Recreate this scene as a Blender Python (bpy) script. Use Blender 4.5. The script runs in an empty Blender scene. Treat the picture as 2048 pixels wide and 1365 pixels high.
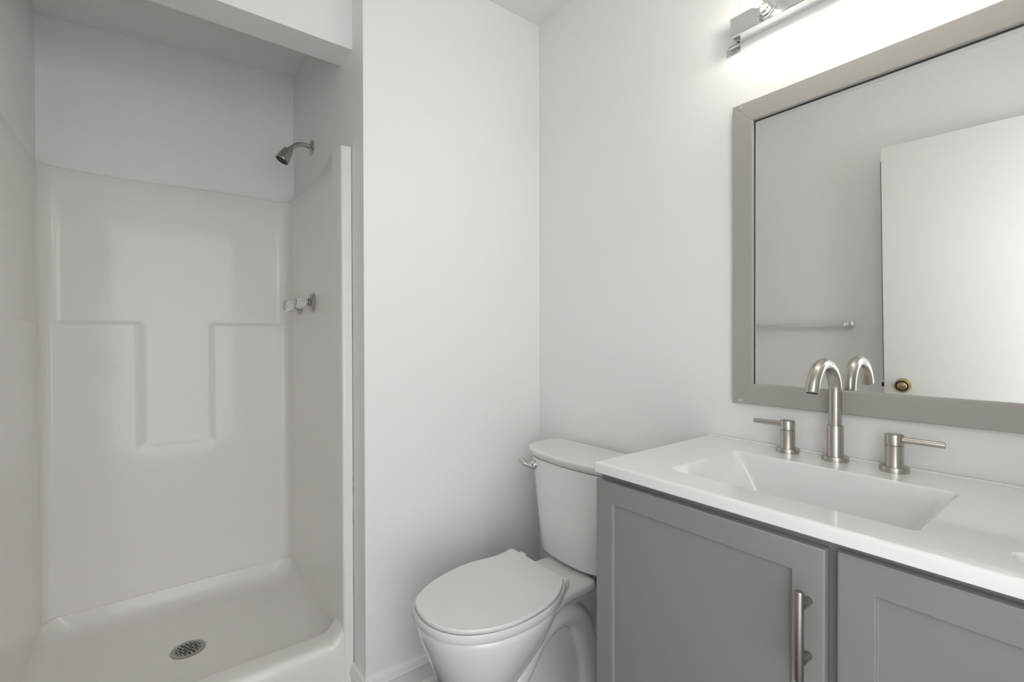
import bpy, bmesh, math
from mathutils import Vector, Matrix
from math import sin, cos, pi, radians as R

C = bpy.context.scene.collection
sc = bpy.context.scene

# ------------------------------------------------------------------ camera, world, exposure
cd = bpy.data.cameras.new('camera'); cam = bpy.data.objects.new('camera', cd); C.objects.link(cam)
cd.sensor_width = 36; cd.lens = 16.610; cd.clip_start = .02; cd.clip_end = 60
rt = Vector((.79479276, -.60687597, -.00245666)); up = Vector((.00611513, .00396072, .99997346)); fw = Vector((.60685013, .79478668, -.00685907))
cam.matrix_world = Matrix(((rt.x, up.x, -fw.x, -1.25373), (rt.y, up.y, -fw.y, -1.45825), (rt.z, up.z, -fw.z, 1.17811), (0, 0, 0, 1)))
sc.camera = cam
w = bpy.data.worlds.new('world'); sc.world = w; w.use_nodes = True
w.node_tree.nodes['Background'].inputs[0].default_value = (.985, .99, 1, 1)
w.node_tree.nodes['Background'].inputs[1].default_value = 3.25
sc.view_settings.view_transform = 'Standard'; sc.view_settings.look = 'None'
sc.view_settings.gamma = 1; sc.view_settings.use_curve_mapping = False
sc.view_settings.exposure = 0.0
BULB_W = .92

# ------------------------------------------------------------------ materials
def mat(name, col, rough=.5, metal=0., coat=0., coat_rough=.05, spec=.5, noise=0., nscale=6., bump=0., bscale=200., trans=0., ior=1.45, aniso=0., stretch=(1, 1, 1)):
    m = bpy.data.materials.new(name); m.use_nodes = True
    nt = m.node_tree; b = nt.nodes['Principled BSDF']
    b.inputs['Base Color'].default_value = (*col, 1); b.inputs['Roughness'].default_value = rough
    b.inputs['Metallic'].default_value = metal; b.inputs['Coat Weight'].default_value = coat
    b.inputs['Coat Roughness'].default_value = coat_rough; b.inputs['Specular IOR Level'].default_value = spec
    b.inputs['Transmission Weight'].default_value = trans; b.inputs['IOR'].default_value = ior
    tc = nt.nodes.new('ShaderNodeTexCoord'); mp = nt.nodes.new('ShaderNodeMapping'); mp.inputs['Scale'].default_value = stretch
    nt.links.new(tc.outputs['Object'], mp.inputs[0])
    if noise:
        n = nt.nodes.new('ShaderNodeTexNoise'); n.inputs['Scale'].default_value = nscale; n.inputs['Detail'].default_value = 4
        nt.links.new(mp.outputs[0], n.inputs['Vector'])
        r = nt.nodes.new('ShaderNodeValToRGB'); r.color_ramp.elements[0].position = .3; r.color_ramp.elements[1].position = .7
        r.color_ramp.elements[0].color = (*[c*(1-noise) for c in col], 1); r.color_ramp.elements[1].color = (*[min(1, c*(1+noise)) for c in col], 1)
        nt.links.new(n.outputs[0], r.inputs[0]); nt.links.new(r.outputs[0], b.inputs['Base Color'])
    if bump:
        n2 = nt.nodes.new('ShaderNodeTexNoise'); n2.inputs['Scale'].default_value = bscale; n2.inputs['Detail'].default_value = 3
        nt.links.new(mp.outputs[0], n2.inputs['Vector'])
        bp = nt.nodes.new('ShaderNodeBump'); bp.inputs['Strength'].default_value = bump; bp.inputs['Distance'].default_value = .001
        nt.links.new(n2.outputs[0], bp.inputs['Height']); nt.links.new(bp.outputs[0], b.inputs['Normal'])
    return m

M = {}
M['paint'] = mat('wall_paint', (.90, .90, .885), .42, noise=.008, nscale=3, bump=.12, bscale=260)
M['ceil'] = mat('ceiling_paint', (.90, .90, .885), .7, noise=.008, bump=.15, bscale=220)
M['trim'] = mat('trim_paint', (.86, .86, .84), .3)
M['doorpaint'] = mat('door_paint', (.84, .84, .825), .35, bump=.05, bscale=80)
M['fiberglass'] = mat('shower_gelcoat', (.895, .87, .84), .3, coat=.33, coat_rough=.04, spec=.3, noise=.01, nscale=4)
M['ceramic'] = mat('ceramic', (.80, .795, .78), .12, coat=.7, coat_rough=.04)
M['seat'] = mat('seat_plastic', (.80, .795, .78), .22, spec=.45)
M['marble'] = mat('cultured_marble', (.83, .83, .82), .12, coat=.7, coat_rough=.05)
M['greypaint'] = mat('cabinet_grey_paint', (.245, .248, .236), .38, noise=.015, nscale=5, bump=.05, bscale=150)
M['darkcab'] = mat('cabinet_inner_grey', (.22, .223, .212), .55)
M['frame'] = mat('frame_grey_satin', (.40, .385, .36), .42, bump=.04, bscale=120)
M['nickel'] = mat('brushed_nickel', (.50, .475, .445), .26, metal=1, noise=.05, nscale=70, bump=.025, bscale=90, stretch=(1, 1, 14))
M['nickel_dark'] = mat('brushed_pull_nickel', (.36, .345, .325), .30, metal=1, noise=.06, nscale=60, bump=.03, bscale=90, stretch=(8, 8, 1))
M['chrome'] = mat('polished_chrome', (.72, .72, .72), .07, metal=1)
M['chrome_dull'] = mat('shower_chrome', (.50, .49, .47), .12, metal=1)
M['fixchrome'] = mat('fixture_chrome', (.80, .80, .80), .09, metal=1)
M['brass'] = mat('antique_brass', (.50, .38, .19), .24, metal=1, noise=.2, nscale=40)
M['brass_dark'] = mat('antique_brass_recess', (.03, .02, .01), .5)
M['black'] = mat('black_rubber', (.02, .02, .02), .5)
M['steel'] = mat('drain_steel', (.42, .41, .39), .3, metal=1, bump=.1)
M['screw'] = mat('screw_zinc', (.75, .74, .71), .3, metal=1)
M['gapshade'] = mat('gap_shade_grey', (.16, .155, .14), .5)  # dark tone of the shaded gap beside the door edge
M['caulk'] = mat('caulk_greyed', (.45, .44, .40), .6, noise=.35, nscale=30)
M['mirror'] = mat('mirror_glass', (.955, .96, .95), .004, metal=1)
M['filament'] = bpy.data.materials.new('filament_glow'); M['filament'].use_nodes = True
b = M['filament'].node_tree.nodes['Principled BSDF']; b.inputs['Emission Color'].default_value = (1, .93, .82, 1); b.inputs['Emission Strength'].default_value = 60; b.inputs['Base Color'].default_value = (.8, .7, .5, 1)

def thin_glass(name, tint=(1, 1, 1), ior=1.45, rough=0.):
    m = bpy.data.materials.new(name); m.use_nodes = True; nt = m.node_tree; nt.nodes.clear()
    o = nt.nodes.new('ShaderNodeOutputMaterial'); t = nt.nodes.new('ShaderNodeBsdfTransparent'); g = nt.nodes.new('ShaderNodeBsdfGlossy')
    f = nt.nodes.new('ShaderNodeLayerWeight'); pw = nt.nodes.new('ShaderNodeMath'); pw.operation = 'POWER'; pw.inputs[1].default_value = 4; ml = nt.nodes.new('ShaderNodeMath'); ml.operation = 'MULTIPLY_ADD'; ml.inputs[1].default_value = .45; ml.inputs[2].default_value = .04; x = nt.nodes.new('ShaderNodeMixShader')
    t.inputs[0].default_value = (*tint, 1); g.inputs['Roughness'].default_value = rough; f.inputs['Blend'].default_value = .5; nt.links.new(f.outputs['Facing'], pw.inputs[0]); nt.links.new(pw.outputs[0], ml.inputs[0])
    nt.links.new(ml.outputs[0], x.inputs[0]); nt.links.new(t.outputs[0], x.inputs[1]); nt.links.new(g.outputs[0], x.inputs[2]); nt.links.new(x.outputs[0], o.inputs[0])
    return m
M['bulbglass'] = thin_glass('bulb_glass', (.97, .97, .97), 1.5)
M['acrylic'] = mat('clear_acrylic', (.93, .92, .90), .06, trans=.86, ior=1.49)
M['acrylicbar'] = mat('clear_towel_bar', (.90, .90, .89), .10, trans=.45, ior=1.4)

def floor_mat():
    m = mat('floor_planks', (.13, .12, .11), .45); nt = m.node_tree; b = nt.nodes['Principled BSDF']
    tc = nt.nodes.new('ShaderNodeTexCoord'); br = nt.nodes.new('ShaderNodeTexBrick'); br.inputs['Scale'].default_value = 1
    br.inputs['Brick Width'].default_value = 1.2; br.inputs['Row Height'].default_value = .15; br.inputs['Mortar Size'].default_value = .002
    br.inputs['Color1'].default_value = (.15, .135, .12, 1); br.inputs['Color2'].default_value = (.11, .10, .09, 1); br.inputs['Mortar'].default_value = (.04, .035, .03, 1)
    mp = nt.nodes.new('ShaderNodeMapping'); mp.inputs['Scale'].default_value = (3, 40, 3); n = nt.nodes.new('ShaderNodeTexNoise'); n.inputs['Scale'].default_value = 2
    mx = nt.nodes.new('ShaderNodeMix'); mx.data_type = 'RGBA'; mx.blend_type = 'OVERLAY'; mx.inputs[0].default_value = .5
    nt.links.new(tc.outputs['Object'], br.inputs[0]); nt.links.new(tc.outputs['Object'], mp.inputs[0]); nt.links.new(mp.outputs[0], n.inputs[0])
    nt.links.new(br.outputs[0], mx.inputs[6]); nt.links.new(n.outputs[0], mx.inputs[7]); nt.links.new(mx.outputs[2], b.inputs['Base Color'])
    return m
M['floor'] = floor_mat()

# ------------------------------------------------------------------ object helpers
WM = {}                                            # world matrix of every root / part
def thing(name, label, cat, loc, rotz=0, group=None):
    o = bpy.data.objects.new(name, None); C.objects.link(o); o.empty_display_size = .05
    o.location = loc; o.rotation_euler = (0, 0, rotz); o['label'] = label; o['category'] = cat
    if group: o['group'] = group
    WM[o.name] = Matrix.Translation(loc) @ Matrix.Rotation(rotz, 4, 'Z')
    return o

def obj(name, bm, m, parent=None, local=False, label=None, flat=False, ang=32, flat_z=None):
    """link bm as one mesh object; coordinates are world ones unless local"""
    if parent is not None and not local:
        bm.transform(WM[parent.name].inverted())
    bmesh.ops.recalc_face_normals(bm, faces=bm.faces)
    for f in bm.faces: f.select_set(False)
    caps = [f for f in bm.faces if len(f.verts) > 6]
    if caps:
        pk = bmesh.ops.poke(bm, faces=caps)
        for f in pk['faces']: f.select_set(True)
    me = bpy.data.meshes.new(name); bm.to_mesh(me); bm.free()
    if not flat:
        for p in me.polygons: p.use_smooth = True
        me.set_sharp_from_angle(angle=R(ang))
        dz = (WM[parent.name].translation.z if parent else 0)
        for p in me.polygons:
            if p.select or (flat_z is not None and p.normal.z > .9999 and abs(me.vertices[p.vertices[0]].co.z+dz-flat_z) < 1e-5): p.use_smooth = False
    o = bpy.data.objects.new(name, me); C.objects.link(o); me.materials.append(m)
    if parent is not None:
        o.parent = parent; WM[o.name] = WM[parent.name]
    else: WM[o.name] = Matrix.Identity(4)
    if label: o['label'] = label
    return o
def tag(o, label, cat, group=None):
    o['label'] = label; o['category'] = cat
    if group: o['group'] = group
    return o
def struct(name, bm, m, parent=None, **k):
    o = obj(name, bm, m, parent, **k)
    if parent is None: o['kind'] = 'structure'
    return o

def bx(bm, x0, x1, y0, y1, z0, z1, bev=0, seg=2, rot=None):
    t = bmesh.new()
    bmesh.ops.create_cube(t, size=1)
    t.transform(Matrix.Translation(((x0+x1)/2, (y0+y1)/2, (z0+z1)/2)) @ Matrix.Diagonal((abs(x1-x0), abs(y1-y0), abs(z1-z0), 1)))
    if bev: bmesh.ops.bevel(t, geom=t.edges[:], offset=bev, segments=seg, affect='EDGES', profile=.5)
    if rot: t.transform(rot)
    me = bpy.data.meshes.new('t'); t.to_mesh(me); t.free(); bm.from_mesh(me); bpy.data.meshes.remove(me)
    return bm
def box(*a, **k): return bx(bmesh.new(), *a, **k)

def loft(bm, rings, closed=True, cap0=False, cap1=False):
    V = [[bm.verts.new(p) for p in r] for r in rings]
    n = len(V[0])
    for a, b in zip(V, V[1:]):
        for i in range(n if closed else n-1):
            j = (i+1) % n
            bm.faces.new((a[i], a[j], b[j], b[i]))
    if cap0: bm.faces.new(V[0][::-1])
    if cap1: bm.faces.new(V[-1])
    return V
def axes(d):
    d = Vector(d).normalized(); a = Vector((0, 0, 1)) if abs(d.z) < .9 else Vector((1, 0, 0))
    u = d.cross(a).normalized(); v = d.cross(u).normalized(); return d, u, v
def lathe(bm, prof, o=(0, 0, 0), d=(0, 0, 1), n=40, flute=0, amp=0, cap=True):
    """prof: list of (distance along d, radius)"""
    d, u, v = axes(d); o = Vector(o); rings = []
    for h, r in prof:
        rr = []
        for i in range(n):
            a = 2*pi*i/n; q = max(r, 1e-5)*(1+amp*cos(flute*a)*(1 if r > .012 else 0)) if flute else max(r, 1e-5)
            rr.append(o + d*h + u*q*cos(a) + v*q*sin(a))
        rings.append(rr)
    loft(bm, rings, True, cap, cap); return bm
def tube(bm, pts, rad, n=20, cap=True, flat=1.0):
    P = [Vector(p) for p in pts]; m = len(P); rads = rad if isinstance(rad, (list, tuple)) else [rad]*m
    T = [(P[min(i+1, m-1)]-P[max(i-1, 0)]).normalized() for i in range(m)]
    _, u, v = axes(T[0]); rings = []
    for i in range(m):
        if i:
            ax = T[i-1].cross(T[i])
            if ax.length > 1e-8:
                q = Matrix.Rotation(T[i-1].angle(T[i]), 3, ax.normalized()); u = q @ u; v = q @ v
        rings.append([P[i] + u*rads[i]*cos(2*pi*k/n) + v*rads[i]*flat*sin(2*pi*k/n) for k in range(n)])
    loft(bm, rings, True, cap, cap); return bm
def rrect(x0, x1, y0, y1, r, z, nc=6, ns=4):
    """closed rounded rectangle, constant point count"""
    r = max(r, 1e-4); P = []
    cs = [((x1-r, y1-r), 0), ((x0+r, y1-r), 90), ((x0+r, y0+r), 180), ((x1-r, y0+r), 270)]
    for k, ((cx, cy), a0) in enumerate(cs):
        arc = [(cx+r*cos(R(a0+90*i/nc)), cy+r*sin(R(a0+90*i/nc))) for i in range(nc+1)]
        P += arc
        (nx, ny), na = cs[(k+1) % 4]; e = (nx+r*cos(R(na)), ny+r*sin(R(na))); s = arc[-1]
        for i in range(1, ns): P.append((s[0]+(e[0]-s[0])*i/ns, s[1]+(e[1]-s[1])*i/ns))
    return [(x, y, z) for x, y in P]
def spline(P, k=6):
    """Catmull-Rom through tuples"""
    out = []; n = len(P)
    for i in range(n-1):
        p0, p1, p2, p3 = P[max(i-1, 0)], P[i], P[i+1], P[min(i+2, n-1)]
        for j in range(k):
            t = j/k
            out.append(tuple(.5*((2*b)+(-a+c)*t+(2*a-5*b+4*c-d)*t*t+(-a+3*b-3*c+d)*t**3) for a, b, c, d in zip(p0, p1, p2, p3)))
    out.append(tuple(P[-1])); return out
def prism(bm, poly, axis, a, b):
    """extrude a 2D polygon along axis"""
    def p(q, h): return {'x': (h, q[0], q[1]), 'y': (q[0], h, q[1]), 'z': (q[0], q[1], h)}[axis]
    return loft(bm, [[p(q, a) for q in poly], [p(q, b) for q in poly]], True, True, True) and bm

# ------------------------------------------------------------------ the setting
SX, SL, SB = -.7231, -1.5763, .9028        # shower right drywall, left wall, back wall
CH = 2.438; WF = -1.665
struct('floor', box(-1.76, .12, -3.2, 1.05, -.10, 0), M['floor'])
struct('ceiling', box(-1.76, .12, WF-.12, .0, CH, CH+.1), M['ceil'])
struct('wall_right', box(0, .12, WF-.12, .0, 0, CH), M['paint'])
struct('wall_back', box(SX, .12, 0, SB+.1, 0, CH+.1), M['paint'])
SR = -1.625                                 # the room's left wall stands a little further out than the shower's
bm = bmesh.new(); bx(bm, SR-.12, SR, WF-.12, 0, 0, CH+.1); bx(bm, SR-.12, SL, 0, SB+.1, 0, CH+.1)
struct('wall_left', bm, M['paint'])
struct('wall_shower', box(SL, SX, SB, SB+.1, 0, CH+.1), M['paint'])
bm = bmesh.new()
loft(bm, [[(SL, .2146, 2.3295), (SX, .2146, 2.3882), (SX, .2146, CH+.1), (SL, .2146, CH+.1)], [(SL, SB, 2.3295), (SX, SB, 2.3882), (SX, SB, CH+.1), (SL, SB, CH+.1)]], True, True, True)
struct('ceiling_shower', bm, M['ceil'], flat=True)
struct('wall_header', box(SL, SX, .0989, .2146, 2.1263, CH+.1), M['paint'])
struct('ceiling_recess', box(SL, SX, 0, .0989, CH, CH+.1), M['ceil'])
# wall behind the photographer, with its doorway
DX0, DX1, DH = -1.585, -.66, 2.09
bm = bmesh.new(); bx(bm, SR, DX0, WF-.12, WF, 0, CH); bx(bm, DX1, 0, WF-.12, WF, 0, CH); bx(bm, DX0, DX1, WF-.12, WF, DH, CH)
struct('wall_front', bm, M['paint'])
bm = bmesh.new()
bx(bm, DX0-.03, DX0+.004, WF, WF+.012, 0, DH+.05, .003); bx(bm, DX1-.012, DX1+.05, WF, WF+.012, 0, DH+.05, .003); bx(bm, DX0-.03, DX1+.05, WF, WF+.012, DH-.012, DH+.05, .003)
struct('trim_1', bm, M['trim'])

def base_profile(h=.086, t=.012):
    return [(0, 0), (t+.014, 0), (t+.014, .006), (t+.012, .012), (t+.007, .018), (t, .021), (t-.001, h-.030), (t+.003, h-.027), (t+.004, h-.022), (t+.001, h-.016), (t, h-.008), (t-.003, h-.002), (t-.008, h), (0, h)]
bm = bmesh.new(); P = base_profile(.097)
loft(bm, [[(SX-d, .105, z) for d, z in P], [(SX-d, -d, z) for d, z in P], [(-.0005, -d, z) for d, z in P]], True, True, True)
struct('baseboard_back', bm, M['trim'])
bm = bmesh.new(); loft(bm, [[(-d, -d, z) for d, z in P], [(-d, -.737, z) for d, z in P]], True, True, True)
struct('baseboard_right', bm, M['trim'])
bm = bmesh.new(); loft(bm, [[(SR+d, -.001, z) for d, z in P], [(SR+d, WF+.013, z) for d, z in P]], True, True, True)
struct('baseboard_left', bm, M['trim'])

# ------------------------------------------------------------------ door, open against the left wall
dl = Vector((-1.455, -.751, 0)); dh = dl + (.88+.0287)*Vector((-.145, -.989, 0)).normalized()
ddir = (dl-dh).normalized(); dn = Vector((ddir.y, -ddir.x, 0))      # towards the mirror
DM = Matrix(((ddir.x, dn.x, 0, dh.x), (ddir.y, dn.y, 0, dh.y), (0, 0, 1, .012), (0, 0, 0, 1))) @ Matrix.Rotation(R(.8), 4, Vector((0, 1, 0)))
# door space: x from hinge to latch, y towards the room (face at 0), z up
bm = bmesh.new(); bx(bm, 0, .88, -.035, 0, 0, 2.0535, .0015); bm.transform(DM)
door = struct('door_1', bm, M['doorpaint'])
bm = bmesh.new(); bx(bm, .8802, .8835, -.012, -.001, .98, 1.990, .0004); bm.transform(DM); obj('gap_shade_strip', bm, M['gapshade'], door)  # added strip, its dark colour stands in for the shaded gap at the latch edge
KZ = .958
bm = bmesh.new(); bx(bm, .880, .890, -.022, -.008, KZ-.010, KZ+.010, .001); bm.transform(DM); obj('latch', bm, M['black'], door)
bm = bmesh.new(); KX = .812
lathe(bm, [(0, .0315), (.004, .0315), (.007, .029), (.009, .018), (.010, .014), (.018, .0125), (.024, .0135), (.029, .021), (.036, .028), (.044, .0305), (.054, .0295), (.061, .0265), (.0638, .0250), (.0636, .0236)], (KX, 0, KZ), (0, 1, 0), 48, cap=False)
bm.transform(DM); kn = obj('door_knob', bm, M['brass'], door, label='antique brass door knob')
bm = bmesh.new(); lathe(bm, [(.0636, .0236), (.0610, .0228), (.0605, .0205), (.0610, .0176)], (KX, 0, KZ), (0, 1, 0), 40, cap=False); bm.transform(DM); obj('groove_ring', bm, M['brass_dark'], kn)
bm = bmesh.new(); lathe(bm, [(.059, .0180), (.0628, .0178), (.0640, .0165), (.0650, .010), (.0653, .003)], (KX, 0, KZ), (0, 1, 0), 40); bm.transform(DM); obj('knob_face', bm, M['brass'], kn)
bm = bmesh.new(); lathe(bm, [(.0648, .0019), (.0658, .0019)], (KX, 0, KZ), (0, 1, 0), 12); bm.transform(DM); obj('release_hole', bm, M['black'], kn)
for hz in (.2, 1.02, 1.82):
    bm = bmesh.new(); lathe(bm, [(0, .006), (.09, .006)], (-.004, -.002, hz), (0, 0, 1), 12); bm.transform(DM); obj('hinge', bm, M['brass'], door)

# ------------------------------------------------------------------ shower stall
ST = thing('shower_stall', 'glossy off-white one-piece fibreglass shower stall with raised pan and moulded corner shelves', 'shower', (-1.15, .55, 0))
XR, XL, YB, YF = -.757, -1.5705, .885, .105
def sm(t): t = max(0, min(1, t)); return t*t*(3-2*t)
def ucontour(z):
    """inner face of the surround from the right jamb round the back to the left jamb"""
    low = sm((1.2475-z)/.018)
    P = []
    rr, rl = .045, .060
    for i in range(14): P.append((XR, .125+(YB-rr-.125)*i/14))
    for i in range(9): a = R(90*i/8); P.append((XR-rr+rr*cos(a), YB-rr+rr*sin(a)))
    N = 110
    for i in range(1, N): P.append((XR-rr+(XL+rl-(XR-rr))*i/N, YB))
    for i in range(9): a = R(90+90*i/8); P.append((XL+rl+rl*cos(a), YB-rl+rl*sin(a)))
    for i in range(1, 15): P.append((XL, YB-rl+(.125-YB+rl)*i/14))
    out = []
    for x, y in P:
        if low > 0:
            wr = max(sm((x+1.066)/.028), sm((.775-z)/.035)); wl = sm((-1.262-x)/.05)
            yb2 = YB-(.009*max(wr, wl))
            if x < XL+.12: yb2 = YB-.009
            yn = y+(min(y, yb2)-y)*low
            xn = x
            if x < XL+.03: xn = x+(max(x, XL+.006)-x)*low
            out.append((xn, yn, z))
        else: out.append((x, y, z))
    return out
base = ucontour(1.7)
def ztop(x, y):
    if x > XR-.002:      # right side: rises towards the jamb
        pts = [(.105, 1.808), (.142, 1.812), (.201, 1.823), (.259, 1.809), (.30, 1.793), (.353, 1.779), (.45, 1.775), (.66, 1.774), (.80, 1.784), (.90, 1.795)]
        for (a, za), (b_, zb) in zip(pts, pts[1:]):
            if y <= b_: return za+(zb-za)*sm((y-a)/(b_-a))
        return 1.795
    if x < XL+.002: return 1.775+(.032)*((y-.1)/.78)
    return 1.7955+.003*sin((x+1.15)*9)
ZT = [ztop(x, y) for x, y, _ in base]
zl = [.09, .12, .16, .2, .24, .27, .30, .33, .36, .39, .42, .5, .6, .7, .738, .746, .754, .762, .77, .778, .9, 1.1, 1.2, 1.228, 1.2315, 1.235, 1.238, 1.241, 1.2445, 1.248, 1.252, 1.3, 1.5, 1.7]
rings = [ucontour(z) for z in zl]
rings.append([(x, y, t-.004) for (x, y, _), t in zip(base, ZT)])
def push(p, d):
    x, y, z = p
    if x > XR-.04: x += d*min(1, (x-(XR-.045))/.045)
    if x < XL+.055: x -= min(d, .004)*min(1, ((XL+.06)-x)/.06)
    if y > YB-.05: y += d*.55*min(1, (y-(YB-.05))/.05)
    return (x, y, z)
rings.append([push((x, y, t-.001), .002) for (x, y, _), t in zip(base, ZT)])
rings.append([push((x, y, t), .006) for (x, y, _), t in zip(base, ZT)])
rings.append([push((x, y, t), .028) for (x, y, _), t in zip(base, ZT)])
bm = bmesh.new(); loft(bm, rings, False)
obj('surround_walls', bm, M['fiberglass'], ST, ang=50)
# jambs, apron and curb: one flange round the opening, rounded inside corners
def jamb(xo, xi, zt):
    """vertical jamb section from outer xo to inner xi"""
    s = 1 if xi < xo else -1; t = abs(xo-xi); r = min(.009, t*.45)
    P = [(xo, .2), (xo, .105+.004), (xo-s*.002, .105)]
    P += [(xi+s*r-s*r*sin(R(a)), .105+r-r*cos(R(a))) for a in range(0, 91, 15)]
    P += [(xi, .2)]
    b = bmesh.new()
    rg = [[(x, y, z) for x, y in P] for z in (.0, .4, .8, 1.2, 1.6, zt-.004)]
    rg.append([(x+(s*.002 if x != xo else 0)*0, y+.001, zt-.001) for x, y in P]); rg.append([(x, min(.2, y+.003), zt) for x, y in P])
    loft(b, rg, True, True, True); return b
bm = jamb(SX-.001, XR-.001, 1.809); obj('jamb', bm, M['fiberglass'], ST)
bm = jamb(SL+.0005, XL+.012, 1.776); obj('jamb', bm, M['fiberglass'], ST)
# pan floor with coved edges
XM, YM = -1.155, .535
rings = []
def pring(d, z, r): return rrect(XL+.004+d, XR+.0008-d, .196+d*.8, YB-.012-d, r, z, 8, 8)
rings.append(pring(-.004, .1785, .002))
for d, z, r in [(0, .1785, .045), (.0015, .172, .05), (.006, .155, .062), (.014, .136, .065), (.026, .121, .07), (.042, .110, .075), (.062, .105, .08), (.10, .1025, .09)]:
    q = pring(d, z, r)
    rings.append(q)
last = rings[-1]
for k in (.3, .6, .85):
    rings.append([(x+(XM-x)*k, y+(YM-y)*k, .1025-.008*k) for x, y, z in last])
bm = bmesh.new(); loft(bm, rings, True, False, True)
obj('pan_floor', bm, M['fiberglass'], ST, ang=60)
# threshold
prof = [(.107, 0.0), (.107, .10), (.108, .140), (.109, .155), (.1115, .166), (.117, .1745), (.126, .1785), (.140, .1795), (.185, .1800), (.195, .1785), (.2015, .174), (.205, .164), (.206, .14), (.206, .0)]
bm = bmesh.new(); rings = []
N = 48
for i in range(N+1):
    x = XR+.004+(XL-XR-.004)*i/N
    e = max(0, 1-(XR-x)/.045); e2 = max(0, 1-(x-XL)/.045); k = max(e, e2)**2.2*.045
    rings.append([(x, y, z+(k*min(1, max(0, z-.1)/.06) if z > .1 else 0)) for y, z in prof])
loft(bm, rings, True, True, True)
obj('threshold', bm, M['fiberglass'], ST, ang=60)
# drain
bm = bmesh.new(); DC = (-1.158, .527)
lathe(bm, [(0, .052), (.003, .052), (.0042, .050), (.0042, .0415), (.0030, .040), (.0005, .040)], (*DC, .0945), (0, 0, 1), 48)
dr = obj('drain_cover', bm, M['steel'], ST, label='round perforated steel drain cover')
bm = bmesh.new()
lathe(bm, [(.0002, .0405), (.0030, .0400)], (*DC, .0958), (0, 0, 1), 48)
obj('strainer_plate', bm, M['steel'], dr)
holes = [(0, 0)] + [(.0125*cos(R(a)), .0125*sin(R(a))) for a in range(0, 360, 60)] + [(.0245*cos(R(a)), .0245*sin(R(a))) for a in range(0, 360, 30)] + [(.0345*cos(R(a+11)), .0345*sin(R(a+11))) for a in range(0, 360, 22)][:16]
bm = bmesh.new()
for i, (hx, hy) in enumerate(holes):
    rr = .0052 if i < 19 else .0038
    lathe(bm, [(0, rr), (.00035, rr)], (DC[0]+hx, DC[1]+hy, .0988), (0, 0, 1), 14)
obj('drain_holes', bm, M['black'], dr)
# greyed caulk where the flange meets the wall
bm = bmesh.new(); bx(bm, SX-.0025, SX-.0003, .1035, .106, .098, .72, .0005)
obj('caulk_joint', bm, M['caulk'], ST, label='greyed caulk line along the wall')

# ------------------------------------------------------------------ shower head
ys, zs = .5899, 1.963
t = thing('overhead_shower', 'chrome shower head on a bent arm, high on the right shower wall', 'shower head', (SX, ys, zs))
bm = bmesh.new(); lathe(bm, [(0, .031), (.002, .0315), (.006, .026), (.009, .016), (.010, .0105)], (SX, ys, zs), (-1, 0, 0), 36); obj('escutcheon', bm, M['chrome_dull'], t)
arm = spline([(SX-.002, ys, zs+.001), (-.742, ys, zs+.004), (-.762, ys, zs+.0035), (-.782, ys, zs-.003), (-.798, ys, zs-.016), (-.809, ys, zs-.029)], 8)
bm = bmesh.new(); tube(bm, arm, .0088, 20); obj('arm', bm, M['chrome_dull'], t)
hd = Vector((-.048, 0, -.068)).normalized(); ho = Vector((-.806, ys, zs-.026))
bm = bmesh.new(); lathe(bm, [(-.004, .0095), (-.001, .012), (.010, .012), (.012, .0105)], ho, Vector((-.6, 0, -.8)), 24); obj('collar', bm, M['chrome_dull'], t)
hd2 = Vector((-.47, 0, -.88)).normalized(); ho2 = ho + Vector((-.006, 0, -.004))
bm = bmesh.new(); lathe(bm, [(0, .008), (.0012, .0160), (.004, .0192), (.012, .0208), (.030, .0236), (.048, .0264), (.053, .0268), (.0545, .0262), (.0540, .0240), (.050, .0235)], ho2, hd2, 36); sh = obj('head', bm, M['chrome_dull'], t)
bm = bmesh.new(); lathe(bm, [(.0500, .0245), (.0532, .0238), (.0515, .0205), (.0530, .017), (.0515, .009), (.0540, .006), (.0545, .001)], ho2, hd2, 36); obj('nozzle_face', bm, M['black'], sh)

# ------------------------------------------------------------------ two shower taps with clear knobs
def shower_tap(y, z, label):
    t = thing('shower_tap', label, 'tap', (XR, y, z), group='chrome and clear acrylic shower taps')
    o = (XR, y, z)
    bm = bmesh.new(); lathe(bm, [(0, .0375), (.0025, .0380), (.0045, .0365), (.011, .0300), (.0135, .0260), (.0150, .0170), (.0185, .0150), (.0195, .0115)], o, (-1, 0, 0), 40); obj('escutcheon', bm, M['chrome_dull'], t)
    bm = bmesh.new(); lathe(bm, [(.012, .0112), (.0265, .0112), (.027, .009)], o, (-1, 0, 0), 24); obj('stem', bm, M['chrome_dull'], t)
    bm = bmesh.new(); lathe(bm, [(.024, .0160), (.0255, .0180), (.034, .0205), (.048, .0232), (.056, .0238), (.0605, .0222), (.0625, .0180), (.0610, .011)], o, (-1, 0, 0), 96, flute=16, amp=.035)
    k = obj('knob', bm, M['acrylic'], t, label='clear fluted acrylic knob')
    bm = bmesh.new(); lathe(bm, [(.0585, .0095), (.0625, .0095), (.0630, .008)], o, (-1, 0, 0), 24); obj('index_cap', bm, M['chrome_dull'], k)
shower_tap(.4565, 1.316, 'clear-knobbed shower tap on the right shower wall, the one nearer the room')
shower_tap(.6560, 1.312, 'clear-knobbed shower tap on the right shower wall, the one nearer the back')

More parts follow.
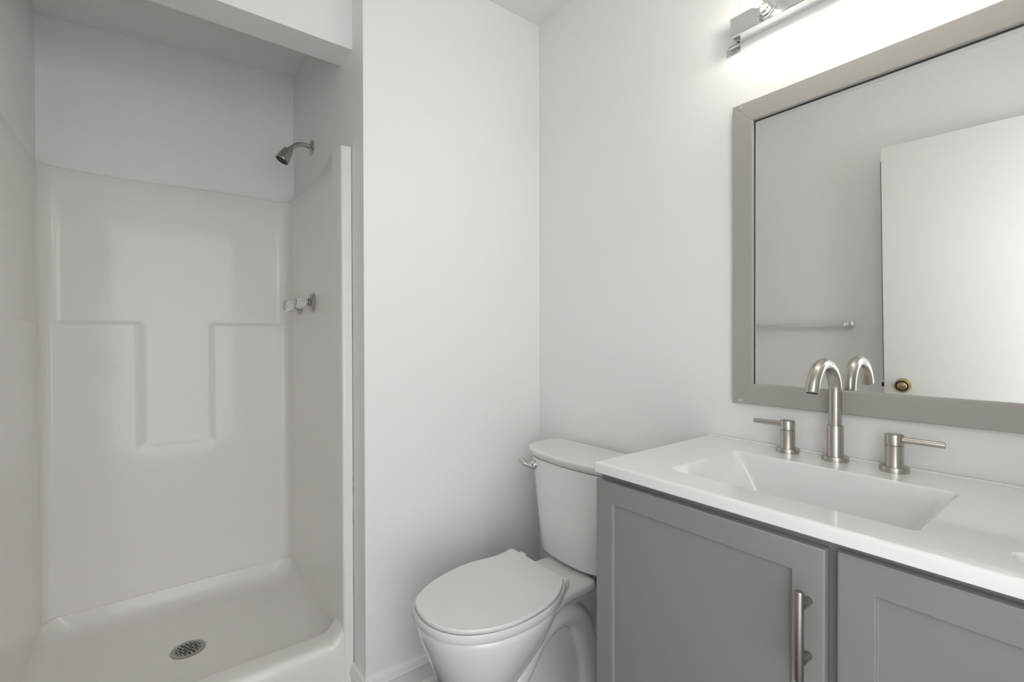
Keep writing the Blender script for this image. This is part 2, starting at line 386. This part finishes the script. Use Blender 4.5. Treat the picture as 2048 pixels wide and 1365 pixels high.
# ------------------------------------------------------------------ toilet (built locally: wall at x=0, front towards -x)
TY = -.355
TO = thing('toilet', 'white two-piece ceramic toilet with closed lid between partition wall and vanity', 'toilet', (0, TY, 0))
def sym(P, z, k=4, dy=0.):
    """closed outline from a half outline (front centre -> back centre), mirrored about y=dy"""
    Q = spline(P, k); n = len(Q)
    return [(x, dy+y, z) for x, y in Q] + [(x, dy-y, z) for x, y in Q[-2:0:-1]]
def grow(ring, d, closed=True):
    """offset a planar ring outwards by d"""
    n = len(ring); c = Vector((sum(p[0] for p in ring)/n, sum(p[1] for p in ring)/n)); out = []
    area = sum(ring[i][0]*ring[(i+1) % n][1]-ring[(i+1) % n][0]*ring[i][1] for i in range(n)); sg = 1 if area > 0 else -1
    for i, (x, y, z) in enumerate(ring):
        a, b = ring[i-1], ring[(i+1) % n]; t = Vector((b[0]-a[0], b[1]-a[1]))
        t = t.normalized() if t.length > 1e-9 else Vector((1, 0)); out.append((x+sg*t.y*d, y-sg*t.x*d, z))
    return out
def atz(ring, z): return [(x, y, z) for x, y, _ in ring]
def blend(a, b, t, z): return [(p[0]*(1-t)+q[0]*t, p[1]*(1-t)+q[1]*t, z) for p, q in zip(a, b)]
tt = sym([(-.219, 0), (-.217, .06), (-.2085, .125), (-.188, .172), (-.150, .203), (-.105, .214), (-.06, .211), (-.028, .196), (-.022, .15), (-.022, .07), (-.022, 0)], 0)
tbm = sym([(-.2115, 0), (-.209, .055), (-.2000, .100), (-.178, .140), (-.145, .166), (-.105, .177), (-.06, .175), (-.028, .162), (-.022, .12), (-.022, .06), (-.022, 0)], 0)
bm = bmesh.new(); rr = []
for z, d in [(.450, -.045), (.4505, -.016), (.453, -.006), (.458, -.001), (.464, 0)]: rr.append(grow(atz(tbm, z), d))
for z in (.50, .56, .62, .68, .74, .7655): rr.append(blend(tbm, tt, ((z-.464)/.3)**.9, z))
loft(bm, rr, True, True, True); obj('tank', bm, M['ceramic'], TO, local=True, ang=60)
tl = sym([(-.234, 0), (-.2315, .06), (-.221, .130), (-.198, .185), (-.160, .219), (-.112, .235), (-.06, .234), (-.020, .214), (-.010, .16), (-.010, .07), (-.010, 0)], 0)
bm = bmesh.new(); rr = []
for z, d in [(.7665, -.024), (.7668, -.0165), (.770, -.0125), (.7745, -.0085), (.780, -.0040), (.786, -.0010), (.7905, 0), (.7935, -.0008), (.7955, -.003), (.7965, -.007), (.797, -.012), (.7973, -.018)]:
    rr.append([(min(x, -.006), y, zz) for x, y, zz in grow(atz(tl, z), d)])
loft(bm, rr, True, True, True); obj('tank_lid', bm, M['ceramic'], TO, local=True, ang=60)
# flush lever
ld = Vector((-.927, .375, 0)).normalized(); lo = Vector((-.2005, .1490, .738))
bm = bmesh.new(); lathe(bm, [(-.008, .0150), (.003, .0160), (.0045, .0155), (.010, .0125), (.016, .0085), (.022, .0060), (.027, .0058)], lo, ld, 28); lv = obj('flush_lever', bm, M['chrome'], TO, local=True, label='chrome flush lever')
p = lo+ld*.025
bm = bmesh.new(); tube(bm, spline([tuple(p+Vector((.002, -.007, -.003))), tuple(p+Vector((-.002, .004, .001))), tuple(p+Vector((-.005, .013, .006))), tuple(p+Vector((-.008, .023, .012))), tuple(p+Vector((-.009, .029, .016)))], 6), [(.0064+.0040*sm(i/12))*(1 if i < 22 else .75 if i < 24 else .35) for i in range(25)], 16, flat=.8); obj('lever_arm', bm, M['chrome'], lv, local=True)
# bowl: egg-shaped sections that curve into a narrow pedestal
BYC = -.377-TY
def egg(xf, xb, hw, z, n=56, pb=2.0, pf=2.0, f=.45):
    xc = xf+(xb-xf)*f; P = []
    for i in range(n):
        a = 2*pi*i/n; c, s_ = cos(a), sin(a); pw_ = pf if c < 0 else pb
        x = xc+(xb-xc if c > 0 else xf-xc)*abs(c)**(2/pw_); y = hw*math.copysign(abs(s_)**(2/pw_), s_); P.append((x, BYC+y, z))
    return P
bm = bmesh.new()
rr = [egg(-.645, -.42, .112, 0, pb=3), egg(-.650, -.42, .114, .012, pb=3), egg(-.645, -.43, .108, .028, pb=3), egg(-.640, -.44, .102, .10, pb=2.6), egg(-.641, -.45, .102, .18, pb=2.4), egg(-.643, -.45, .104, .235, pb=2.4), egg(-.649, -.445, .110, .256, pb=2.3),
      egg(-.664, -.42, .124, .285, pb=2.2), egg(-.682, -.38, .143, .325, pb=2.1), egg(-.698, -.34, .158, .365, pb=2.1), egg(-.711, -.305, .168, .405), egg(-.716, -.292, .1715, .430), egg(-.715, -.292, .171, .4405), egg(-.713, -.294, .169, .4440), egg(-.708, -.296, .164, .4448)]
loft(bm, rr, True, True, True); obj('bowl', bm, M['ceramic'], TO, local=True, ang=60)
# shelf behind the bowl that carries the tank
hd_ = [(-.46, 0), (-.46, .07), (-.45, .135), (-.40, .138), (-.355, .126), (-.32, .114), (-.28, .109), (-.24, .110), (-.205, .108), (-.185, .096), (-.175, .07), (-.10, .062), (-.04, .055), (-.035, .03), (-.035, 0)]
dk = sym(hd_, 0, 3, BYC)
bm = bmesh.new(); rr = []
for z, d in [(.385, -.030), (.400, -.029), (.407, -.022), (.412, -.012), (.418, -.003), (.426, 0), (.436, -.0005), (.4415, -.003), (.444, -.008), (.4445, -.016)]: rr.append(grow(atz(dk, z), d))
loft(bm, rr, True, True, True); obj('rear_deck', bm, M['ceramic'], TO, local=True, ang=60)
# pedestal body and the trapway arch on both sides
bm = bmesh.new()
rr = [rrect(-.50, -.13, BYC-.105, BYC+.105, .05, 0), rrect(-.50, -.13, BYC-.105, BYC+.105, .05, .022), rrect(-.49, -.14, BYC-.066, BYC+.066, .05, .045), rrect(-.49, -.13, BYC-.060, BYC+.060, .05, .2), rrect(-.48, -.11, BYC-.062, BYC+.062, .05, .33), rrect(-.47, -.09, BYC-.072, BYC+.072, .05, .41)]
loft(bm, rr, True, True, True); obj('pedestal', bm, M['ceramic'], TO, local=True, ang=60)
for s in (-1, 1):
    bm = bmesh.new()
    pth = spline([(-.58, BYC+s*.055, .10), (-.52, BYC+s*.062, .17), (-.45, BYC+s*.060, .27), (-.38, BYC+s*.058, .345), (-.30, BYC+s*.058, .365), (-.235, BYC+s*.058, .330), (-.195, BYC+s*.060, .24), (-.180, BYC+s*.062, .15), (-.20, BYC+s*.066, .07), (-.25, BYC+s*.066, .015)], 6)
    tube(bm, pth, [.040]*len(pth), 24, flat=1); obj('trapway', bm, M['ceramic'], TO, local=True)
    bm = bmesh.new(); lathe(bm, [(0, .013), (.006, .0125), (.012, .008), (.014, .002)], (-.33, BYC+s*.088, .022), (0, 0, 1), 20); obj('bolt_cap', bm, M['seat'], TO, local=True)
    bm = bmesh.new(); lathe(bm, [(0, .011), (.010, .011)], (-.120, BYC+s*.082, .405), (0, 0, 1), 16); obj('tank_washer', bm, M['black'], TO, local=True)
    bm = bmesh.new(); lathe(bm, [(0, .009), (.018, .013)], (-.120, BYC+s*.082, .387), (0, 0, 1), 16); obj('wing_nut', bm, M['seat'], TO, local=True)
def closed_spline(P, k=4):
    out = []; n = len(P)
    for i in range(n):
        p0, p1, p2, p3 = P[i-1], P[i], P[(i+1) % n], P[(i+2) % n]
        for j in range(k):
            t = j/k; out.append(tuple(.5*((2*b)+(-a+c)*t+(2*a-5*b+4*c-d)*t*t+(-a+3*b-3*c+d)*t**3) for a, b, c, d in zip(p0, p1, p2, p3)))
    return out
def local2(P): return [(x, y-TY) for x, y in P]
lidP = local2([(-.309, -.2290), (-.3125, -.2215), (-.322, -.2205), (-.345, -.2260), (-.380, -.2300), (-.414, -.2270), (-.4461, -.2215), (-.4936, -.2185), (-.5658, -.2304), (-.6254, -.2512), (-.6748, -.281), (-.7041, -.3155), (-.7175, -.358), (-.7172, -.4081), (-.704, -.4508), (-.6747, -.4930), (-.631, -.5232), (-.5792, -.5415), (-.530, -.5465), (-.4726, -.5425), (-.4208, -.5320), (-.3756, -.5155), (-.335, -.4870), (-.317, -.4700), (-.309, -.4600), (-.309, -.44), (-.309, -.40), (-.309, -.34), (-.309, -.27)])
seatP = local2([(-.292, -.240), (-.300, -.2260), (-.33, -.2150), (-.38, -.2120), (-.4461, -.2085), (-.4936, -.2085), (-.5658, -.2215), (-.6254, -.2412), (-.678, -.2705), (-.7095, -.3100), (-.7215, -.355), (-.7195, -.4100), (-.7035, -.4560), (-.6717, -.4970), (-.6264, -.5250), (-.5618, -.5425), (-.4868, -.5455), (-.4205, -.5345), (-.3594, -.5090), (-.305, -.4700), (-.292, -.4560), (-.291, -.440), (-.291, -.40), (-.291, -.34), (-.291, -.28)])
lo_ = [(x, y, 0) for x, y in closed_spline(lidP)]; so_ = [(x, y, 0) for x, y in closed_spline(seatP)]
bm = bmesh.new(); rr = []
for z, d in [(.4470, -.0020), (.4472, -.0010), (.4484, 0), (.4672, 0), (.4684, -.0005), (.4690, -.0012), (.4690, -.002)]: rr.append(grow(atz(so_, z), d))
loft(bm, rr, True, True, True); obj('seat', bm, M['seat'], TO, local=True, ang=60)
bm = bmesh.new(); rr = []
for z, d in [(.4718, -.0020), (.4718, -.0008), (.4724, 0), (.4800, 0), (.4813, -.0004), (.4822, -.0011), (.4826, -.0020)]: rr.append(grow(atz(lo_, z), d))
loft(bm, rr, True, True, True); obj('lid', bm, M['seat'], TO, local=True, ang=60)
for yy in (-.250, -.448):
    bm = bmesh.new(); bx(bm, -.304, -.282, yy-TY-.014, yy-TY+.014, .446, .472, .004, 3); obj('seat_hinge', bm, M['seat'], TO, local=True)

# ------------------------------------------------------------------ vanity cabinet
VY1, VY0 = -.742, -1.640
CT = .9043; CB = .8806
VA = thing('vanity_cabinet', 'grey painted two-door shaker vanity cabinet under the white sink top', 'cabinet', (-.24, -1.19, 0))
FX = -.454
bm = bmesh.new()
bx(bm, FX, -.002, VY1-.016, VY1-.001, .0, CB-.0005, .0008); bx(bm, FX, -.002, VY0, VY0+.016, .0, CB-.0005, .0008)
bx(bm, FX, -.002, VY0+.016, VY1-.016, .10, .116); bx(bm, -.012, -.002, VY0+.016, VY1-.016, .116, CB-.001)
bx(bm, FX, FX+.018, VY0+.016, VY1-.016, CB-.055, CB-.0005, .0006); bx(bm, FX, FX+.018, VY0+.016, VY1-.016, .10, .15, .0006)
bx(bm, FX, FX+.018, -1.222, -1.168, .15, CB-.055, .0006)
bx(bm, -.39, -.375, VY0+.016, VY1-.016, 0, .10)
obj('carcass', bm, M['darkcab'], VA)
def shaker(y1, y0, z0, z1, x=-.472, th=.0175, st=.0445, rec=.006):
    """door leaf with a recessed flat panel; face looks to -x"""
    bm = bmesh.new()
    def ring(d, xx): return [(xx, y1-d, z1-d), (xx, y0+d, z1-d), (xx, y0+d, z0+d), (xx, y1-d, z0+d)]
    rg = [ring(0, x+th), ring(0, x+.0035), ring(.0006, x+.0012), ring(.002, x+.0003), ring(.004, x), ring(st, x), ring(st+.0008, x+.0006), ring(st+.0022, x+rec-.0008), ring(st+.0032, x+rec)]
    loft(bm, rg, True, True, True); return bm
def pull(y, zc, parent, x=-.472):
    z0, z1 = zc-.066, zc+.066; xc = x-.034
    bm = bmesh.new(); o = (xc, y, z0)
    n = 28; rg = []
    for h, k in [(0, .8), (.0012, .96), (.003, 1), (.129, 1), (.1308, .96), (.132, .8)]:
        rg.append([(xc+.0062*k*cos(2*pi*i/n), y+.0062*k*sin(2*pi*i/n), z0+h) for i in range(n)])
    loft(bm, rg, True, True, True)
    h = obj('handle', bm, M['nickel_dark'], parent, label='brushed nickel bar pull')
    for dz in (-.041, .041):
        bm = bmesh.new(); lathe(bm, [(0, .0056), (.036, .0056)], (x+.0005, y, zc+dz), (-1, 0, 0), 24); obj('handle_post', bm, M['nickel_dark'], h)
d1 = obj('door', shaker(-.7400, -1.1879, .165, .8660), M['greypaint'], VA)
pull(-1.1665, .7415, d1)
d2 = obj('door', shaker(-1.2031, -1.638, .165, .8690), M['greypaint'], VA)
pull(-1.613, .7415, d2)
for d, yy in ((d1, -.745), (d2, -1.208)):
    pass

# ------------------------------------------------------------------ sink top: slab, moulded basin, soap dish
TP = thing('sink_countertop', 'glossy white moulded vanity top with rectangular basin and soap dish recess', 'sink', (-.24, -1.19, CB))
X0, X1, Y0, Y1 = -.4765, -.0006, -1.655, -.7385
bm = bmesh.new()
def orect(d, z): return rrect(X0+d, X1-d*.3, Y0+d, Y1-d, .004, z, 3, 1)
outer = [orect(.030, CB), orect(.002, CB), orect(0, CB+.0015), orect(0, CT-.006), orect(.0004, CT-.0035), orect(.0015, CT-.0015), orect(.0035, CT-.0004), orect(.006, CT)]
Vo = loft(bm, outer)
# basin
BX0, BX1, BY0, BY1 = -.4005, -.1325, -1.2805, -.8725
def bring(l, r_, f, bk, z, r, sag=0): return rrect(BX0+f, BX1-bk, BY0+r_, BY1-l, r, z, 8, 8)
brs = []
for l, bk, z, r in [(0, 0, 0, .014), (.0022, .0008, -.0005, .014), (.0045, .0018, -.0018, .014), (.0075, .0030, -.005, .015), (.022, .007, -.028, .017), (.040, .011, -.056, .020), (.055, .015, -.084, .022), (.066, .019, -.106, .026), (.075, .026, -.124, .032), (.088, .040, -.136, .040), (.108, .065, -.142, .042), (.125, .09, -.145, .035)]:
    brs.append(bring(l, l*.8, bk*1.2, bk, CT+z, r))
Vb = loft(bm, brs); bm.faces.new(Vb[-1])
# soap dish: shallow oval scoop
sx_, sy_ = -.3955, -1.448
def dish(a, b, z, n=40): return [(sx_+a*math.copysign(abs(cos(2*pi*i/n))**.8, cos(2*pi*i/n)), sy_+b*math.copysign(abs(sin(2*pi*i/n))**.9, sin(2*pi*i/n)), CT+z) for i in range(n)]
Vd = loft(bm, [dish(.036, .080, 0), dish(.0345, .0783, -.0007), dish(.0325, .076, -.003), dish(.029, .072, -.0065), dish(.022, .062, -.009), dish(.01, .04, -.0098)]); bm.faces.new(Vd[-1])
def loop_edges(vs): 
    return [bm.edges.get((vs[i], vs[(i+1) % len(vs)])) for i in range(len(vs))]
es = [e for e in loop_edges(Vo[-1])+loop_edges(Vb[0])+loop_edges(Vd[0]) if e]
res = bmesh.ops.triangle_fill(bm, use_beauty=True, use_dissolve=False, edges=es, normal=(0, 0, 1))
inner = [f for f in res['geom'] if isinstance(f, bmesh.types.BMFace) and ((BX0+.001 < f.calc_center_median().x < BX1-.001 and BY0+.001 < f.calc_center_median().y < BY1-.001 and not any(abs(v.co.x-X0) < .01 or abs(v.co.x-X1) < .01 for v in f.verts)) or (abs(f.calc_center_median().x-sx_)/.036)**2+(abs(f.calc_center_median().y-sy_)/.08)**2 < .98)]
bmesh.ops.delete(bm, geom=inner, context='FACES_ONLY')
slab = obj('sink_slab', bm, M['marble'], TP, ang=40, flat_z=CT)
bm = bmesh.new(); bx(bm, -.018, -.0006, Y0, Y1-.001, CT-.001, CT+.0035, .0015, 3); obj('back_lip', bm, M['marble'], TP)
bm = bmesh.new(); lathe(bm, [(0, .021), (.002, .0215), (.003, .019), (.003, .016)], (-.266, -1.0765, CT-.1450), (0, 0, 1), 32); obj('drain_ring', bm, M['nickel'], TP)
bm = bmesh.new(); lathe(bm, [(0, .006), (.006, .006), (.006, .0155), (.009, .0150), (.0105, .008), (.011, .001)], (-.266, -1.0765, CT-.1448), (0, 0, 1), 32); obj('drain_stopper', bm, M['nickel'], TP)

# ------------------------------------------------------------------ faucet: spout and two lever handles
SY, HX = -1.062, -.0515
FA = thing('widespread_faucet', 'brushed nickel gooseneck faucet with two separate lever handles behind the basin', 'faucet', (HX, SY, CT))
bm = bmesh.new(); lathe(bm, [(.009, .0152), (.0105, .0164), (.012, .0160), (.0775, .0160), (.0785, .0155), (.0785, .012)], (HX, SY, CT), (0, 0, 1), 48); SPT = obj('spout_collar', bm, M['nickel'], FA)
bm = bmesh.new(); lathe(bm, [(0, .0255), (.009, .0258), (.0105, .0252), (.011, .0245), (.011, .015)], (HX, SY, CT), (0, 0, 1), 48); obj('base_ring', bm, M['nickel'], SPT)
RS = .062; zc_ = 1.058
pth = [(HX, SY, CT+.06), (HX, SY, CT+.10), (HX, SY, CT+.13)]
for i in range(0, 37): a = R(162*i/36); pth.append((HX-RS+RS*cos(a), SY, zc_+RS*sin(a)))
tv = Vector((-sin(R(162)), 0, cos(R(162)))); e = Vector(pth[-1]); pth.append(tuple(e+tv*.010))
tip = e+tv*.0145; pth.append(tuple(tip))
bm = bmesh.new(); tube(bm, pth, .0128, 36, cap=False)
tipd = tv; lathe(bm, [(0, .0128), (.0008, .0122), (.0008, .0110), (-.005, .0108)], tip, tipd, 36, cap=False)
neck = obj('gooseneck', bm, M['nickel'], FA, ang=50)
bm = bmesh.new(); lathe(bm, [(-.0035, .0109), (-.0030, .0100), (-.0036, .004)], tip, tipd, 24); obj('aerator', bm, M['black'], neck)
def lever_handle(y, s, label):
    o = (HX, y, CT)
    bm = bmesh.new(); lathe(bm, [(.009, .0150), (.0105, .0162), (.012, .0158), (.0528, .0158), (.0534, .0150)], o, (0, 0, 1), 48); t = obj('handle_body', bm, M['nickel'], FA, label=label)
    bm = bmesh.new(); lathe(bm, [(0, .0250), (.009, .0252), (.0103, .0246), (.0108, .024), (.0108, .014)], o, (0, 0, 1), 48); obj('base_ring', bm, M['nickel'], t)
    bm = bmesh.new(); lathe(bm, [(.0536, .0150), (.0542, .0158), (.0745, .0158), (.0755, .0152), (.0758, .0142), (.0758, .001)], o, (0, 0, 1), 48); obj('handle_cap', bm, M['nickel'], t)
    bm = bmesh.new(); lathe(bm, [(.013, .0074), (.018, .0059), (.0768, .0059), (.078, .0054)], (HX, y, CT+.0655), (0, s, 0), 28); obj('lever', bm, M['nickel'], t)
lever_handle(-.9635, 1, 'handle nearer the toilet')
lever_handle(-1.1665, -1, 'handle farther from the toilet')

# ------------------------------------------------------------------ wall mirror
MY1, MY0, MZ0, MZ1, FW = -.811, -1.570, 1.0036, 1.7912, .0535
MR = thing('wall_mirror', 'large rectangular wall mirror in a flat grey frame above the sink', 'mirror', (0, (MY0+MY1)/2, MZ0))
def frame_piece(a, b_, inward):
    """mitred flat strip from corner a to corner b_ (y,z)"""
    d = (Vector(b_)-Vector(a)).normalized(); n = Vector(inward)
    bm = bmesh.new(); prof = [(0, -.001), (0, -.016), (.0015, -.018), (FW-.003, -.018), (FW-.0008, -.0172), (FW, -.0155), (FW, -.0085), (FW-.004, -.0085), (FW-.004, -.001)]
    r0 = []; r1 = []
    for wv, x in prof:
        p = Vector(a)+n*wv+d*(wv+.0002); q = Vector(b_)+n*wv-d*(wv+.0002)
        r0.append((x, p.x, p.y)); r1.append((x, q.x, q.y))
    loft(bm, [r0, r1], True, True, True); return bm
cs = [(MY1, MZ1), (MY0, MZ1), (MY0, MZ0), (MY1, MZ0)]; inw = [(0, -1), (1, 0), (0, 1), (-1, 0)]
fr = []
for i in range(4): fr.append(obj('frame_rail', frame_piece(cs[i], cs[(i+1) % 4], inw[i]), M['frame'], MR, flat=True))
bm = bmesh.new(); bx(bm, -.0075, -.002, MY0+FW-.006, MY1-FW+.0035, MZ0+FW-.003, MZ1-FW+.0035); obj('mirror_glass', bm, M['mirror'], MR, flat=True)
bm = bmesh.new()
gy0, gy1, gz0, gz1 = MY0+FW, MY1-FW, MZ0+FW, MZ1-FW
bx(bm, -.0098, -.0076, gy1-.0016, gy1-.0002, gz0, gz1); bx(bm, -.0098, -.0076, gy0, gy1, gz1-.0016, gz1-.0002)
obj('glazing_strip', bm, M['black'], MR, label='thin black strip around the glass')
for (yy, zz), k in zip([(MY1-.021, MZ1-.0095), (MY1-.021, MZ0+.0085), (MY0+.021, MZ1-.0095), (MY0+.021, MZ0+.0085)], (0, 2, 0, 2)):
    bm = bmesh.new(); lathe(bm, [(.0, .0048), (.0010, .0046), (.0016, .0036), (.0016, .0016), (.0009, .0012), (.0009, .0003)], (-.0179, yy, zz), (-1, 0, 0), 24); obj('screw', bm, M['screw'], MR)

# ------------------------------------------------------------------ vanity light bar with clear globe bulbs
LY1, LY0, LZ0, LZ1, LX = -.8195, -1.560, 1.9600, 2.0080, -.047
LF = thing('vanity_light_bar', 'chrome bar wall light with clear globe bulbs above the mirror', 'wall light', (0, (LY0+LY1)/2, LZ0))
def lring(y, d=0):
    z0, z1, x = LZ0+d, LZ1-d, LX+d
    return [(-.0005, y, z1), (x, y, z1), (x, y, z0), (x+.002, y, z0-.001), (x+.005, y, z0-.001), (x+.007, y, z0+.001), (x+.012, y, z0+.0015), (x+.022, y, z0+.001), (x+.034, y, z0+.0005), (-.0005, y, z0+.002)]
bm = bmesh.new(); loft(bm, [lring(LY1-.001, .001), lring(LY1-.0015), lring(LY0+.0015), lring(LY0+.001, .001)], True, True, True)
obj('housing', bm, M['fixchrome'], LF, ang=20)
# bent mounting tab hanging at the left end
path = spline([(-.0010, 1.9535), (-.0040, 1.9520), (-.0100, 1.9515), (-.0160, 1.9535), (-.0175, 1.9570), (-.0150, 1.9600)], 6)
bm = bmesh.new()
inn = [(x+.0007, z+.0007) for x, z in path[::-1]]
loft(bm, [[(x, yy, z) for x, z in path] + [(x, yy, z) for x, z in inn] for yy in (-.8225, -.8000)], True, True, True)
bx(bm, -.0018, -.0004, -.8235, -.7860, 1.9400, 1.9600, .0006)
tb = obj('mounting_tab', bm, M['chrome'], LF)
bm = bmesh.new(); lathe(bm, [(0, .0028), (.0012, .0022), (.0014, .0005)], (-.0018, -.7895, 1.9440), (-1, 0, 0), 16); obj('tab_screw', bm, M['screw'], tb)
LB = [-.9110-.1867*i for i in range(4)]; LZC = 1.9835
for i, yb in enumerate(LB):
    bm = bmesh.new(); lathe(bm, [(0, .0235), (.002, .0235), (.003, .021), (.006, .0205), (.0065, .017), (.018, .0165), (.018, .0145)], (LX, yb, LZC), (-1, 0, 0), 40); obj('socket', bm, M['fixchrome'], LF)
for i, yb in enumerate(LB):
    lab = 'clear globe bulb glowing in the left end of the light bar' if i == 0 else 'clear globe bulb in the light bar, past the frame edge'
    t = thing('light_bulb', lab, 'light bulb', (LX-.018, yb, LZC), group='clear globe bulbs of the vanity light' if i == 0 else 'bulbs beyond the frame')
    o = (LX-.004, yb, LZC); rb = .0375; cx = .0525
    bm = bmesh.new(); prof = [(.010, .0130), (.020, .0132), (.024, .0150)]
    a0 = math.asin(.0165/rb)
    for k in range(0, 25): a = a0+(pi-a0)*k/24; prof.append((cx-rb*cos(a), rb*sin(a)))
    lathe(bm, prof, o, (-1, 0, 0), 40, cap=False); obj('glass_globe', bm, M['bulbglass'], t, ang=70)
    bm = bmesh.new(); pr = [(.002+.0016*k, .0125+(.0009 if k % 2 else -.0006)) for k in range(12)]
    lathe(bm, pr, o, (-1, 0, 0), 28); obj('screw_base', bm, M['fixchrome'], t)
    bm = bmesh.new()
    lathe(bm, [(.018, .006), (.036, .003), (.038, .0015)], o, (-1, 0, 0), 16); obj('glass_stem', bm, M['bulbglass'], t)
    bm = bmesh.new()
    for k in range(6):
        a = 2*pi*k/6; c_ = Vector((LX-.004-.034, yb, LZC))
        tube(bm, [c_+Vector((.004, .006*cos(a), .006*sin(a))), c_+Vector((-.022, .012*cos(a+.3), .012*sin(a+.3)))], .0017, 8)
    obj('filament', bm, M['filament'], t)
    ld_ = bpy.data.lights.new('bulb_light', 'POINT'); ld_.energy = BULB_W; ld_.shadow_soft_size = .016; ld_.color = (1, .965, .915)
    lo_ = bpy.data.objects.new('bulb_light', ld_); C.objects.link(lo_); lo_.parent = t; lo_.location = (-.036, 0, 0)

# ------------------------------------------------------------------ towel bar on the left wall (seen in the mirror)
TB = thing('towel_bar', 'clear acrylic towel bar with square chrome brackets, reflected in the mirror', 'towel bar', (SR, -.33, 1.243))
for yy in (-.579, -.065):
    bm = bmesh.new(); bx(bm, SR, SR+.008, yy-.017, yy+.017, 1.226, 1.260, .002, 2); bk = obj('bracket', bm, M['chrome'], TB)
    bm = bmesh.new(); bx(bm, SR+.007, SR+.056, yy-.0125, yy+.0125, 1.2305, 1.2555, .004, 3); obj('bracket_post', bm, M['chrome'], bk)
bm = bmesh.new(); bx(bm, SR+.032, SR+.050, -.568, -.076, 1.2345, 1.2515, .002, 2); obj('bar', bm, M['acrylicbar'], TB, label='clear acrylic bar')
